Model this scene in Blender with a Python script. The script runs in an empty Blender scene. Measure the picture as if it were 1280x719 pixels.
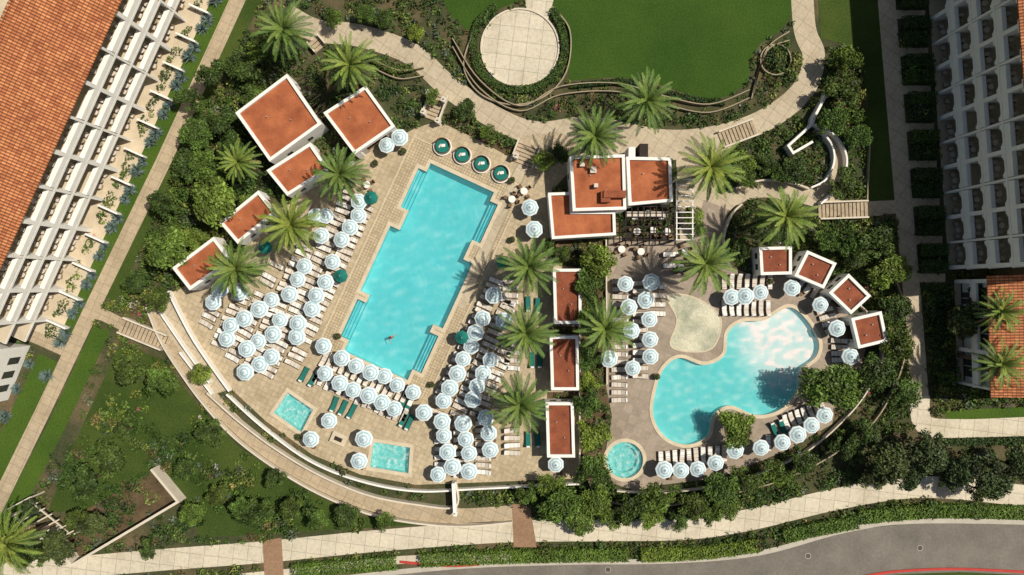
import bpy, math, random
import numpy as np
from mathutils import Vector, Matrix
from mathutils.geometry import tessellate_polygon
random.seed(7); rng=np.random.default_rng(7)
H=85.0; S=0.1
def W(px,py,h=0.0):
    s=(1-h/H)*S
    return ((px-640)*s,(359.5-py)*s)
def G(px,py,h):
    k=1-h/H
    return (640+(px-640)*k,359.5+(py-359.5)*k)
scene=bpy.context.scene
COL=scene.collection
# ---------------------------------------------------------------- materials
def new_mat(name):
    m=bpy.data.materials.new(name); m.use_nodes=True
    nt=m.node_tree; b=nt.nodes.get('Principled BSDF')
    return m,nt,b
def ramp(nt,fac,stops):
    r=nt.nodes.new('ShaderNodeValToRGB')
    e=r.color_ramp.elements
    while len(e)<len(stops): e.new(0.5)
    for i,(p,c) in enumerate(stops):
        e[i].position=p; e[i].color=(*c,1) if len(c)==3 else c
    nt.links.new(fac,r.inputs[0]); return r.outputs[0]
def coords(nt,rot=0.0,scale=1.0):
    t=nt.nodes.new('ShaderNodeTexCoord'); m=nt.nodes.new('ShaderNodeMapping')
    m.inputs['Rotation'].default_value=(0,0,rot)
    m.inputs['Scale'].default_value=(scale,)*3
    nt.links.new(t.outputs['Object'],m.inputs[0]); return m.outputs[0]
def noise(nt,vec,scale,detail=6,rough=0.6):
    n=nt.nodes.new('ShaderNodeTexNoise'); n.inputs['Scale'].default_value=scale
    n.inputs['Detail'].default_value=detail; n.inputs['Roughness'].default_value=rough
    nt.links.new(vec,n.inputs['Vector']); return n.outputs['Fac']
def mixc(nt,fac,a,b,mode='MIX'):
    m=nt.nodes.new('ShaderNodeMix'); m.data_type='RGBA'; m.blend_type=mode
    for s,v in ((m.inputs[0],fac),(m.inputs[6],a),(m.inputs[7],b)):
        if hasattr(v,'is_linked') or hasattr(v,'node'): nt.links.new(v,s)
        elif isinstance(v,(int,float)): s.default_value=v
        else: s.default_value=(*v,1)
    return m.outputs[2]
def mul(c,k): return tuple(x*k for x in c)
def surf(name,c,var=0.25,scale=0.6,rough=0.85,fine=6.0,bump=0.0,c2=None,spec=0.3):
    m,nt,b=new_mat(name); v=coords(nt)
    lo=mul(c,1-var); hi=c2 if c2 else mul(c,1+var)
    a=ramp(nt,noise(nt,v,scale),[(0.3,lo),(0.7,hi)])
    f=ramp(nt,noise(nt,v,fine,4),[(0.3,(1-var*.7,)*3),(0.7,(1+var*.4,)*3)])
    out=mixc(nt,1.0,a,f,'MULTIPLY')
    nt.links.new(out,b.inputs['Base Color']); b.inputs['Roughness'].default_value=rough
    b.inputs['Specular IOR Level'].default_value=spec
    if bump:
        bp=nt.nodes.new('ShaderNodeBump'); bp.inputs['Strength'].default_value=bump
        bp.inputs['Distance'].default_value=0.05
        nt.links.new(noise(nt,v,fine*2,3),bp.inputs['Height']); nt.links.new(bp.outputs[0],b.inputs['Normal'])
    return m
def paver(name,c,size=0.6,rot=0.0,var=0.18,mort=0.72,row=None,ms=.022):
    m,nt,b=new_mat(name); v=coords(nt,rot)
    br=nt.nodes.new('ShaderNodeTexBrick'); br.offset=0.0 if row is None else .5
    br.inputs['Scale'].default_value=1.0
    br.inputs['Brick Width'].default_value=size; br.inputs['Row Height'].default_value=row or size
    br.inputs['Mortar Size'].default_value=ms
    br.inputs['Color1'].default_value=(*mul(c,1-var*.6),1); br.inputs['Color2'].default_value=(*mul(c,1+var*.6),1)
    br.inputs['Mortar'].default_value=(*mul(c,mort),1)
    nt.links.new(v,br.inputs['Vector'])
    s=ramp(nt,noise(nt,v,0.22,8,.65),[(0.32,(0.82,0.80,0.76)),(0.5,(1,1,1)),(0.72,(1.07,1.06,1.04))])
    o=mixc(nt,1.0,br.outputs['Color'],s,'MULTIPLY')
    s2=ramp(nt,noise(nt,v,2.5,6),[(0.35,(0.88,)*3),(0.6,(1.05,)*3)])
    o=mixc(nt,1.0,o,s2,'MULTIPLY')
    nt.links.new(o,b.inputs['Base Color']); b.inputs['Roughness'].default_value=.8
    b.inputs['Specular IOR Level'].default_value=.3
    return m
POOLROT=-math.atan2(0.418,0.909)
M={}
M['deck']=paver('deck_pavers',(.45,.365,.24),.62,-POOLROT,mort=.66)
M['deck2']=paver('pool_surround',(.48,.385,.25),.36,-POOLROT,mort=.55,ms=.03)
M['deckr']=paver('stamped_concrete',(.32,.26,.20),1.1,.4,var=.2,mort=.85)
M['coping']=surf('coping_stone',(.58,.49,.35),.12,1.0)
M['path']=paver('path_concrete',(.47,.395,.28),1.6,.6,var=.08,mort=.7,ms=.04)
M['walk']=paver('sidewalk_concrete',(.58,.52,.40),1.8,.12,var=.07,mort=.65,ms=.04)
M['pathd']=paver('garden_path',(.42,.335,.225),1.2,.42,var=.1,mort=.7,ms=.035)
M['brick']=paver('brick_band',(.33,.20,.12),.22,.1,row=.11)
M['asphalt']=surf('asphalt',(.17,.152,.128),.22,.25,.9,3.0,.2)
M['kerb']=surf('kerb_concrete',(.45,.41,.34),.12)
M['red']=surf('red_kerb_paint',(.45,.05,.04),.15)
M['white']=surf('white_stucco',(.80,.775,.72),.06,.8,.8,5)
M['cream']=surf('cream_stucco',(.62,.55,.44),.1,.8)
M['tanwall']=surf('tan_wall',(.33,.27,.18),.15)
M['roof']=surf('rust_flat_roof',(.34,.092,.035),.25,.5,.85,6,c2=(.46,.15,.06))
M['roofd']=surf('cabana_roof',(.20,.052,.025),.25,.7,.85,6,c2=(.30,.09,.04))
M['soil']=surf('soil',(.11,.075,.04),.35,.6,.95,5,.5)
M['dark']=surf('dark_wood',(.035,.025,.02),.3)
M['glass']=surf('window_glass',(.05,.05,.045),.3,rough=.1,spec=.6)
M['wood']=surf('teak_wood',(.18,.11,.06),.25)
M['rattan']=surf('rattan',(.34,.27,.18),.2)
M['cush']=surf('cushion',(.62,.55,.47),.08)
M['cush2']=surf('towel',(.78,.75,.70),.05)
M['frame']=surf('lounger_frame',(.10,.075,.055),.2)
M['teal']=surf('teal_fabric',(.01,.16,.13),.15)
M['ublue']=surf('blue_canvas',(.34,.52,.57),.05)
M['uwhite']=surf('white_canvas',(.70,.74,.74),.04)
M['tile']=surf('pool_plaster',(.80,.80,.77),.06,.5)
M['tilel']=surf('pool_step_edge',(.12,.28,.36),.1)
M['metal']=surf('metal',(.35,.34,.32),.1,rough=.4)
M['balc']=surf('balcony_floor',(.55,.46,.33),.12)
M['skin']=surf('skin',(.45,.24,.15),.05)
M['swim']=surf('red_swimwear',(.5,.03,.03),.05)
M['hair']=surf('dark_hair',(.02,.012,.01),.1)
def grass(name,c,c2):
    m,nt,b=new_mat(name); v=coords(nt)
    a=ramp(nt,noise(nt,v,.12,5),[(.3,c),(.7,c2)])
    f=ramp(nt,noise(nt,v,5,6,.7),[(.3,(.62,.66,.6)),(.7,(1.3,1.25,1.2))])
    o=mixc(nt,1.0,a,f,'MULTIPLY'); nt.links.new(o,b.inputs['Base Color'])
    b.inputs['Roughness'].default_value=.95; b.inputs['Specular IOR Level'].default_value=.1
    bp=nt.nodes.new('ShaderNodeBump'); bp.inputs['Strength'].default_value=.6; bp.inputs['Distance'].default_value=.08
    nt.links.new(noise(nt,v,14,3),bp.inputs['Height']); nt.links.new(bp.outputs[0],b.inputs['Normal'])
    return m
M['lawn']=grass('lawn_grass',(.032,.073,.012),(.050,.098,.016))
M['lawnd']=grass('garden_grass',(.030,.058,.012),(.075,.105,.024))
M['lawnb']=grass('strip_grass',(.045,.090,.014),(.075,.13,.02))
def ground_mat():
    m,nt,b=new_mat('ground_soil'); v=coords(nt)
    a=ramp(nt,noise(nt,v,.18,8,.65),[(.3,(.028,.042,.012)),(.5,(.06,.062,.024)),(.68,(.15,.105,.055))])
    f=ramp(nt,noise(nt,v,4,6,.7),[(.3,(.6,)*3),(.7,(1.3,)*3)])
    nt.links.new(mixc(nt,1.0,a,f,'MULTIPLY'),b.inputs['Base Color']); b.inputs['Roughness'].default_value=1
    return m
M['ground']=ground_mat()
def foliage_mat(name):
    m,nt,b=new_mat(name)
    at=nt.nodes.new('ShaderNodeAttribute'); at.attribute_name='Col'
    oi=nt.nodes.new('ShaderNodeObjectInfo')
    r=ramp(nt,oi.outputs['Random'],[(0,(.8,.85,.9)),(.5,(1,1,1)),(1,(1.35,1.18,1.0))])
    nt.links.new(mixc(nt,1.0,at.outputs['Color'],r,'MULTIPLY'),b.inputs['Base Color'])
    b.inputs['Roughness'].default_value=.6; b.inputs['Specular IOR Level'].default_value=.3
    return m
M['leaf']=foliage_mat('foliage')
def tile_roof():
    m,nt,b=new_mat('terracotta_tiles'); v=coords(nt)
    w=nt.nodes.new('ShaderNodeTexWave'); w.bands_direction='X'; w.inputs['Scale'].default_value=.95
    w.inputs['Distortion'].default_value=.6; nt.links.new(v,w.inputs['Vector'])
    br=nt.nodes.new('ShaderNodeTexBrick'); br.offset=0
    br.inputs['Scale'].default_value=1; br.inputs['Brick Width'].default_value=.33; br.inputs['Row Height'].default_value=.42
    br.inputs['Mortar Size'].default_value=.03
    br.inputs['Color1'].default_value=(.40,.125,.045,1); br.inputs['Color2'].default_value=(.64,.26,.10,1); br.inputs['Mortar'].default_value=(.22,.07,.03,1)
    nt.links.new(v,br.inputs['Vector'])
    s=ramp(nt,w.outputs['Fac'],[(.0,(.6,.6,.6)),(.6,(1.1,1.1,1.1))])
    n=ramp(nt,noise(nt,v,.5,6),[(.3,(.8,.75,.7)),(.7,(1.1,1.1,1.1))])
    nt.links.new(mixc(nt,1.0,mixc(nt,1.0,br.outputs['Color'],s,'MULTIPLY'),n,'MULTIPLY'),b.inputs['Base Color'])
    b.inputs['Roughness'].default_value=.8
    bp=nt.nodes.new('ShaderNodeBump'); bp.inputs['Strength'].default_value=.8; bp.inputs['Distance'].default_value=.12
    nt.links.new(w.outputs['Fac'],bp.inputs['Height']); nt.links.new(bp.outputs[0],b.inputs['Normal'])
    return m
M['tiles']=tile_roof()
def water(name,deep,shallow=None,ctr=None,d0=3,d1=9,foam=0.0,caustic_scale=2.2):
    m=bpy.data.materials.new(name); m.use_nodes=True; nt=m.node_tree
    nt.nodes.remove(nt.nodes['Principled BSDF']); v=coords(nt)
    col=None
    if shallow:
        g=nt.nodes.new('ShaderNodeVectorMath'); g.operation='DISTANCE'
        nt.links.new(v,g.inputs[0]); g.inputs[1].default_value=(ctr[0],ctr[1],0)
        mr=nt.nodes.new('ShaderNodeMapRange'); mr.inputs[1].default_value=d0; mr.inputs[2].default_value=d1
        mr.interpolation_type='SMOOTHSTEP'
        nt.links.new(g.outputs['Value'],mr.inputs[0]); col=mixc(nt,mr.outputs[0],shallow,deep)
    vo=nt.nodes.new('ShaderNodeTexVoronoi'); vo.feature='SMOOTH_F1'; vo.inputs['Scale'].default_value=caustic_scale
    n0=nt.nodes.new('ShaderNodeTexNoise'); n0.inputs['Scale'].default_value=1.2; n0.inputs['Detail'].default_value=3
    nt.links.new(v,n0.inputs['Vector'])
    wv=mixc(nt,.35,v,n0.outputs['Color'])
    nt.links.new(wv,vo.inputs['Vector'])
    r=ramp(nt,vo.outputs['Distance'],[(.0,(.80,.94,.95)),(.45,(.97,.99,.99)),(.7,(1.5,1.07,1.06))])  # caustic light painted into the water tint as a soft cell pattern
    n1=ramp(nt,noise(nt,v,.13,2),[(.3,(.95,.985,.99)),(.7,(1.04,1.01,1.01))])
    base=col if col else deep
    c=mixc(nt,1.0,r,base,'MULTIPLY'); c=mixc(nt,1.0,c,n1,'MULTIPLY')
    tr=nt.nodes.new('ShaderNodeBsdfTransparent'); nt.links.new(c,tr.inputs[0])
    gl=nt.nodes.new('ShaderNodeBsdfGlossy'); gl.inputs['Roughness'].default_value=.12
    bp=nt.nodes.new('ShaderNodeBump'); bp.inputs['Strength'].default_value=.5; bp.inputs['Distance'].default_value=.05
    nt.links.new(noise(nt,v,2.5,4),bp.inputs['Height']); nt.links.new(bp.outputs[0],gl.inputs['Normal'])
    fr=nt.nodes.new('ShaderNodeFresnel'); fr.inputs[0].default_value=1.33; nt.links.new(bp.outputs[0],fr.inputs['Normal'])
    mx=nt.nodes.new('ShaderNodeMixShader'); nt.links.new(fr.outputs[0],mx.inputs[0])
    nt.links.new(tr.outputs[0],mx.inputs[1]); nt.links.new(gl.outputs[0],mx.inputs[2])
    df=nt.nodes.new('ShaderNodeBsdfDiffuse'); df.inputs[0].default_value=(.14,.54,.58,1)
    m2=nt.nodes.new('ShaderNodeMixShader'); m2.inputs[0].default_value=.2
    nt.links.new(mx.outputs[0],m2.inputs[1]); nt.links.new(df.outputs[0],m2.inputs[2])
    last=m2.outputs[0]
    if foam:
        d=nt.nodes.new('ShaderNodeBsdfDiffuse'); d.inputs[0].default_value=(.85,.9,.88,1)
        f=ramp(nt,noise(nt,v,1.6,7,.75),[(.5,(0,0,0)),(.72,(foam,)*3)])
        m3=nt.nodes.new('ShaderNodeMixShader'); nt.links.new(f,m3.inputs[0]); nt.links.new(last,m3.inputs[1]); nt.links.new(d.outputs[0],m3.inputs[2]); last=m3.outputs[0]
    nt.links.new(last,nt.nodes['Material Output'].inputs[0]); return m
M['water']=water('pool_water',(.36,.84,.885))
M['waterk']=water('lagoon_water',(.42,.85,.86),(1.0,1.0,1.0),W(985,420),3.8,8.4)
M['waters']=water('spa_water',(.45,.84,.82),foam=.7,caustic_scale=3)
# ---------------------------------------------------------------- mesh builder
class MB:
    def __init__(s): s.v=[];s.f=[];s.mi=[];s.mats=[]
    def idx(s,m):
        if m not in s.mats: s.mats.append(m)
        return s.mats.index(m)
    def face(s,pts,m):
        i=len(s.v); s.v+= [tuple(p) for p in pts]; s.f.append(list(range(i,i+len(pts)))); s.mi.append(s.idx(m))
    def prism(s,poly,z0,z1,m,top=None,bottom=False):
        n=len(poly); i=len(s.v)
        s.v+=[(p[0],p[1],z0) for p in poly]+[(p[0],p[1],z1) for p in poly]
        k=s.idx(m); kt=s.idx(top) if top else k
        for a in range(n):
            b=(a+1)%n; s.f.append([i+a,i+b,i+n+b,i+n+a]); s.mi.append(k)
        if n<=4:
            s.f.append([i+n+a for a in range(n)]); s.mi.append(kt)
            if bottom: s.f.append([i+a for a in range(n)]); s.mi.append(k)
        else:
            for t in tessellate_polygon([[Vector((p[0],p[1],0)) for p in poly]]):
                s.f.append([i+n+a for a in t]); s.mi.append(kt)
    def box(s,c,d,m,rot=0.0,top=None):
        x,y,z=c; a,b,h=d[0]/2,d[1]/2,d[2]
        cs,sn=math.cos(rot),math.sin(rot)
        P=[(x+u*cs-v*sn,y+u*sn+v*cs) for u,v in ((-a,-b),(a,-b),(a,b),(-a,b))]
        s.prism(P,z,z+h,m,top,True)
    def cyl(s,c,r,h,m,n=12,r2=None,cap=True):
        r2=r if r2 is None else r2; x,y,z=c; i=len(s.v); k=s.idx(m)
        for t in range(n):
            a=2*math.pi*t/n; s.v.append((x+r*math.cos(a),y+r*math.sin(a),z))
        for t in range(n):
            a=2*math.pi*t/n; s.v.append((x+r2*math.cos(a),y+r2*math.sin(a),z+h))
        for t in range(n):
            b=(t+1)%n; s.f.append([i+t,i+b,i+n+b,i+n+t]); s.mi.append(k)
        if cap: s.f.append([i+n+t for t in range(n)]); s.mi.append(k)
    def mesh(s,name):
        me=bpy.data.meshes.new(name); me.from_pydata(s.v,[],s.f)
        for m in s.mats: me.materials.append(M[m])
        me.polygons.foreach_set('material_index',s.mi); me.update(); return me
    def obj(s,name,parent=None,mat=None):
        o=bpy.data.objects.new(name,s.mesh(name)); COL.objects.link(o)
        if parent: o.parent=parent
        elif mat is not None: o.matrix_world=mat
        return o
def inst(name,me,x,y,z=0,rot=0,sc=1,tilt=None):
    o=bpy.data.objects.new(name,me); COL.objects.link(o)
    o.location=(x,y,z); o.rotation_euler=(0 if not tilt else tilt[0],0 if not tilt else tilt[1],rot)
    o.scale=(sc,)*3 if isinstance(sc,(int,float)) else sc
    return o
def empty(name,mat=None):
    o=bpy.data.objects.new(name,None); COL.objects.link(o)
    if mat is not None: o.matrix_world=mat
    return o
# ---------------------------------------------------------------- plan mask (decimetre grid, margin PAD)
PAD=80; MW,MH=1280+2*PAD,719+2*PAD
MASK=np.zeros((MH,MW),bool)
def inpoly(X,Y,poly):
    r=np.zeros(X.shape,bool); n=len(poly)
    for i in range(n):
        x1,y1=poly[i]; x2,y2=poly[(i+1)%n]
        if y1==y2: continue
        c=((y1>Y)!=(y2>Y))&(X<(x2-x1)*(Y-y1)/(y2-y1)+x1); r^=c
    return r
def fill(poly,val=True):
    xs=[p[0] for p in poly]; ys=[p[1] for p in poly]
    x0=max(int(min(xs)),-PAD);x1=min(int(max(xs))+2,1280+PAD);y0=max(int(min(ys)),-PAD);y1=min(int(max(ys))+2,719+PAD)
    if x1<=x0 or y1<=y0: return
    X,Y=np.meshgrid(np.arange(x0,x1)+.5,np.arange(y0,y1)+.5)
    m=inpoly(X,Y,poly); MASK[y0+PAD:y1+PAD,x0+PAD:x1+PAD][m]=val
def smooth(pts,closed=False,n=8):
    out=[]; N=len(pts)
    rngi=range(N) if closed else range(N-1)
    for i in rngi:
        if closed: p0,p1,p2,p3=pts[(i-1)%N],pts[i],pts[(i+1)%N],pts[(i+2)%N]
        else: p0,p1,p2,p3=pts[max(i-1,0)],pts[i],pts[i+1],pts[min(i+2,N-1)]
        for k in range(n):
            t=k/n
            out.append(tuple(.5*((2*p1[j])+(-p0[j]+p2[j])*t+(2*p0[j]-5*p1[j]+4*p2[j]-p3[j])*t*t+(-p0[j]+3*p1[j]-3*p2[j]+p3[j])*t**3) for j in (0,1)))
    if not closed: out.append(tuple(pts[-1][:2]))
    return out
def offs(pts,d,closed=False):
    out=[];n=len(pts)
    for i in range(n):
        a=pts[(i-1)%n] if closed or i>0 else pts[i]; b=pts[(i+1)%n] if closed or i<n-1 else pts[i]
        p=pts[i]
        def nr(u,v):
            dx,dy=v[0]-u[0],v[1]-u[1]; l=math.hypot(dx,dy)
            return (-dy/l,dx/l) if l>1e-9 else None
        n1=nr(a,p); n2=nr(p,b)
        if n1 is None: n1=n2
        if n2 is None: n2=n1
        mx,my=n1[0]+n2[0],n1[1]+n2[1]; l=math.hypot(mx,my) or 1
        mx,my=mx/l,my/l; k=1/max(.45,mx*n1[0]+my*n1[1])
        out.append((p[0]+mx*d*k,p[1]+my*d*k))
    return out
HOLES=[]
def sheet(name,poly,mat,z,mask=True,holes=()):
    w=[W(*p) for p in poly]
    loops=[[Vector((x,y,0)) for x,y in w]]+[[Vector((x,y,0)) for x,y in h] for h in holes]
    flat=[p for l in loops for p in l]
    tris=tessellate_polygon(loops)
    me=bpy.data.meshes.new(name); me.from_pydata([(p.x,p.y,z) for p in flat],[],[list(t) for t in tris])
    me.materials.append(M[mat]); me.update()
    o=bpy.data.objects.new(name,me); COL.objects.link(o)
    if mask: fill(poly)
    return o
def ribbon(name,pts,w,mat,z,sm=True,mask=True,w2=None):
    p=smooth(pts) if sm else pts
    n=len(p)
    L=offs(p,w/2); R=offs(p,-w/2)
    mb=MB()
    for i in range(n-1):
        q=[W(*L[i]),W(*L[i+1]),W(*R[i+1]),W(*R[i])]
        mb.face([(x,y,z) for x,y in q],mat)
    if mask: fill(L+R[::-1])
    return mb.obj(name)
def wall(name,pts,w,h,mat,sm=True,z0=0.0,closed=False,mask=True):
    p=smooth(pts,closed,6) if sm else list(pts)
    L=[W(*q) for q in offs(p,w/2,closed)]; R=[W(*q) for q in offs(p,-w/2,closed)]
    mb=MB(); n=len(p); rg=range(n) if closed else range(n-1)
    for i in rg:
        j=(i+1)%n
        a,b,c,d=L[i],L[j],R[j],R[i]
        mb.face([(*a,z0+h),(*b,z0+h),(*c,z0+h),(*d,z0+h)],mat)
        mb.face([(*a,z0),(*b,z0),(*b,z0+h),(*a,z0+h)],mat)
        mb.face([(*d,z0),(*c,z0),(*c,z0+h),(*d,z0+h)],mat)
    if not closed:
        for i in (0,n-1): mb.face([(*L[i],z0),(*R[i],z0),(*R[i],z0+h),(*L[i],z0+h)],mat)
    if mask and not closed: fill(offs(p,w/2)+offs(p,-w/2)[::-1])
    return mb.obj(name)
def circ(cx,cy,r,n=40): return [(cx+r*math.cos(2*math.pi*i/n),cy+r*math.sin(2*math.pi*i/n)) for i in range(n)]
# ---------------------------------------------------------------- pools
def P(u,v):
    return (578+.909*u-.418*v,222+.418*u+.909*v)
half=[(44,0),(44,12),(55,12),(55,66),(44,66),(44,92),(57,92),(57,182),(44,182),(44,192),(56,192),(56,244),(44,244),(44,259)]
poolpx=[P(u,v) for u,v in half]+[P(-u,v) for u,v in half[::-1]]
kidpx=smooth([(985,384),(1006,397),(1023,425),(1020,446),(1001,462),(996,488),(975,512),(945,519),(912,507),(891,520),(884,545),(858,556),(830,545),(816,518),(820,485),(830,460),(850,447),(880,456),(905,444),(910,415),(928,402),(955,400)],True,6)
spapx=circ(781,575,23)
jac1=[(360,490),(392,512),(377,541),(342,516)]
jac2=[(467,552),(513,559),(511,592),(462,584)]
pools=[('swimming_pool',poolpx,1.25,'water'),('lagoon_pool',kidpx,.55,'waterk'),('round_spa',spapx,.9,'waters'),('hot_tub',jac1,.9,'waters'),('hot_tub',jac2,.9,'waters')]
for nm,pp,d,wm in pools: HOLES.append([W(*p) for p in pp])
def build_pool(nm,pp,d,wm,cw=4.0):
    root=empty(nm); w=[W(*p) for p in pp]; n=len(w)
    mb=MB()
    for i in range(n):
        a,b=w[i],w[(i+1)%n]; mb.face([(*a,-d),(*b,-d),(*b,.075),(*a,.075)],'tile')
    for t in tessellate_polygon([[Vector((*p,0)) for p in w]]): mb.face([(*w[i],-d) for i in t],'tile')
    mb.obj('basin',root)
    mb=MB()
    for t in tessellate_polygon([[Vector((*p,0)) for p in w]]): mb.face([(*w[i],-.10) for i in t],'tile')
    o=mb.obj('water_surface',root); o.data.materials.clear(); o.data.materials.append(M[wm])
    a0=sum(pp[i][0]*pp[(i+1)%n][1]-pp[(i+1)%n][0]*pp[i][1] for i in range(n))
    sg=-1 if a0>0 else 1
    out=[W(*q) for q in offs(pp,sg*cw,True)]; inn=[W(*q) for q in offs(pp,-sg*.4,True)]
    mb=MB()
    for i in range(n):
        j=(i+1)%n
        mb.face([(*inn[i],.11),(*inn[j],.11),(*out[j],.11),(*out[i],.11)],'coping')
        mb.face([(*out[i],.05),(*out[j],.05),(*out[j],.11),(*out[i],.11)],'coping')
        mb.face([(*inn[i],.02),(*inn[j],.02),(*inn[j],.11),(*inn[i],.11)],'coping')
    mb.obj('coping',root)
    return root
roots=[build_pool(*p) for p in pools]
mb=MB()
for s in (-1,1):
    for v0,v1 in ((12.6,65.4),(192.6,243.4)):
        for k,(ua,ub,zt) in enumerate(((51.5,54.6,-.28),(47.8,51.5,-.5),(44.2,47.8,-.75))):
            q=[W(*P(s*a,b)) for a,b in ((ua,v0),(ub,v0),(ub,v1),(ua,v1))]
            mb.prism(q,-1.24,zt,'tile')
            q=[W(*P(s*a,b)) for a,b in ((ua,v0),(ua+.7,v0),(ua+.7,v1),(ua,v1))]
            mb.prism(q,zt+.003,zt+.01,'tilel')
mb.obj('pool_steps',roots[0])
mb=MB()
for i in range(32):
    a=2*math.pi*i/32; b=2*math.pi*(i+1)/32
    q=[W(781+rr*math.cos(t),575+rr*math.sin(t)) for rr,t in ((22.6,a),(22.6,b),(17,b),(17,a))]
    mb.prism(q,-.89,-.45,'tile')
mb.obj('bench',roots[2])
# ---------------------------------------------------------------- ground
big=[(640-12000,360-12000),(640+12000,360-12000),(640+12000,360+12000),(640-12000,360+12000)]
sheet('ground',big,'ground',0.0,False,HOLES)
maindeck=[(505,168),(520,160),(548,152),(600,176),(645,196),(655,170),(700,165),(735,190),(690,238),(688,300),(690,330),(724,335),(724,598),(600,603),(520,606),(450,593),(390,568),(332,526),(290,487),(245,425),(214,366),(236,355),(268,330),(300,318),(330,270),(372,250),(400,215),(440,195)]
sheet('pool_deck',maindeck,'deck',.05,True,[HOLES[0],HOLES[3],HOLES[4]])
rdeck=[(760,300),(775,295),(865,300),(880,250),(910,262),(905,300),(915,335),(945,345),(1000,345),(1045,375),(1085,425),(1075,462),(1050,468),(1015,480),(1008,500),(1045,505),(1040,530),(985,562),(900,597),(820,607),(795,614),(766,604),(755,575),(765,520),(757,480),(757,345)]
sheet('lagoon_deck',rdeck,'deckr',.05,True,[HOLES[1],HOLES[2]])
sur=[P(u,v) for u,v in ((-76,-20),(76,-20),(76,268),(62,268),(-62,268),(-76,262))]
sheet('pool_surround',sur,'deck2',.062,True,[HOLES[0]])
for u in (-76,76):
    wall('deck_band',[P(u,-20),P(u,262)],1.2,.075,'coping',False)
wall('deck_band',[P(-76,-21),P(76,-21)],1.2,.075,'coping',False)
ribbon('paved_walkway',[(655,205),(628,262),(600,325),(575,385)],13,'path',.07,False)
for s in (-8,8): wall('deck_band',[(655+s,205),(628+s,262),(600+s,325),(580+s,375)],.8,.085,'tanwall',False)
# lawns
sheet('lawn',[(520,-80),(985,-80),(990,20),(975,38),(950,55),(938,75),(936,103),(908,121),(880,126),(850,114),(800,99),(760,97),(712,101),(708,70),(700,30),(650,0),(600,22),(585,40),(560,15)],'lawn',.02)
sheet('lawn',[(1017,-80),(1099,-80),(1103,50),(1112,150),(1121,248),(1084,252),(1080,190),(1086,120),(1072,60),(1026,48)],'lawnd',.02)
ribbon('grass_strip',[(330,-100),(272,0),(180,210),(84,418)],30,'lawnb',.02,False)
ribbon('grass_strip',[(62,448),(-20,620),(-60,700)],30,'lawnb',.02,False)
ribbon('grass_strip',[(350,-100),(317,0),(225,175),(138,375)],20,'lawnd',.02,False)
ribbon('grass_strip',[(128,410),(72,530),(10,650)],22,'lawnb',.02,False)
sheet('garden_lawn',[(150,430),(205,450),(250,510),(300,560),(380,612),(450,645),(540,655),(330,668),(250,672),(215,600),(120,640),(60,640),(90,560)],'lawnd',.012,False)
sheet('lawn',[(1180,514),(1370,503),(1370,520),(1185,527)],'lawnb',.02)
# paths
ribbon('garden_path',[(340,-100),(297,0),(203,205),(112,392),(52,518),(-30,685)],19,'pathd',.03,False)
ribbon('garden_path',[(10,408),(50,424),(88,441)],15,'pathd',.034,False)
ribbon('garden_path',[(108,388),(130,394),(158,408)],15,'pathd',.034,False)
ribbon('curved_walkway',[(190,372),(196,395),(213,425),(236,458),(264,497),(300,535),(345,570),(400,603),(460,628),(520,641),(580,645),(652,640)],19,'pathd',.03)
sheet('ramp_landing',[(188,378),(214,364),(246,425),(288,487),(270,492),(225,440)],'path',.036)
ribbon('concrete_path',[(360,20),(395,38),(450,45),(515,68),(560,108),(620,148),(672,166),(740,160),(830,176),(900,170),(960,148),(1004,112),(1017,70),(1005,30),(1000,-80)],28,'path',.03)
sheet('concrete_path',[(640,160),(700,152),(730,185),(690,215),(655,200)],'path',.034)
sheet('terrace_paving',[(735,165),(850,170),(930,165),(900,200),(895,240),(915,250),(900,290),(870,300),(850,300),(845,200),(745,192)],'path',.038)
ribbon('concrete_path',[(1082,262),(1050,262),(1020,248),(985,240),(950,236),(918,246),(897,268),(890,310)],22,'path',.042)
ribbon('concrete_path',[(1018,246),(1040,225),(1046,200),(1038,178),(1020,160)],14,'path',.046)
sheet('concrete_path',[(1082,252),(1125,250),(1125,266),(1082,272)],'path',.034)
ribbon('service_path',[(1100,-100),(1108,0),(1118,120),(1130,260),(1141,380),(1150,500)],22,'path',.03,False)
ribbon('concrete_path',[(1150,495),(1155,530),(1200,536),(1290,533),(1380,530)],24,'walk',.034)
ribbon('sidewalk',[(-100,725),(60,712),(200,700),(330,690),(450,678),(560,669),(650,664),(760,663),(860,661),(940,649),(1040,625),(1130,610),(1200,611),(1300,622),(1400,630)],27,'walk',.03)
ribbon('sidewalk',[(300,722),(400,712),(500,700),(640,697)],10,'walk',.026)
sheet('brick_crossing',[(328,676),(352,672),(356,740),(332,740)],'brick',.04)
sheet('brick_crossing',[(640,630),(662,630),(671,684),(642,684)],'brick',.04)
sheet('round_patio',circ(650,60,48,60),'walk',.04)
sheet('patio_walk',[(656,14),(662,-80),(690,-80),(692,0),(684,28)],'walk',.036)
wall('patio_kerb',circ(650,60,48.5,48),2.0,.2,'cream',False,closed=True)
wall('patio_wall',smooth([(690,10),(712,40),(708,90),(680,122),(640,132),(600,118),(580,85),(590,45)]),1.5,.5,'tanwall',False)
road=[(180,760),(380,730),(560,710),(700,704),(840,702),(950,692),(1060,663),(1160,652),(1400,657),(1400,1100),(-100,1100),(0,790)]
sheet('road',road,'asphalt',.02)
wall('road_kerb',[(180,757),(380,727),(560,707),(700,701),(840,699),(950,689),(1060,660),(1160,649),(1400,654)],3.0,.14,'kerb')
wall('road_gutter',[(180,760.5),(380,730.5),(560,710.5),(700,704.5),(840,702.5),(950,692.5),(1060,663.5),(1160,652.5),(1400,657.5)],3.5,.03,'kerb')
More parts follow.
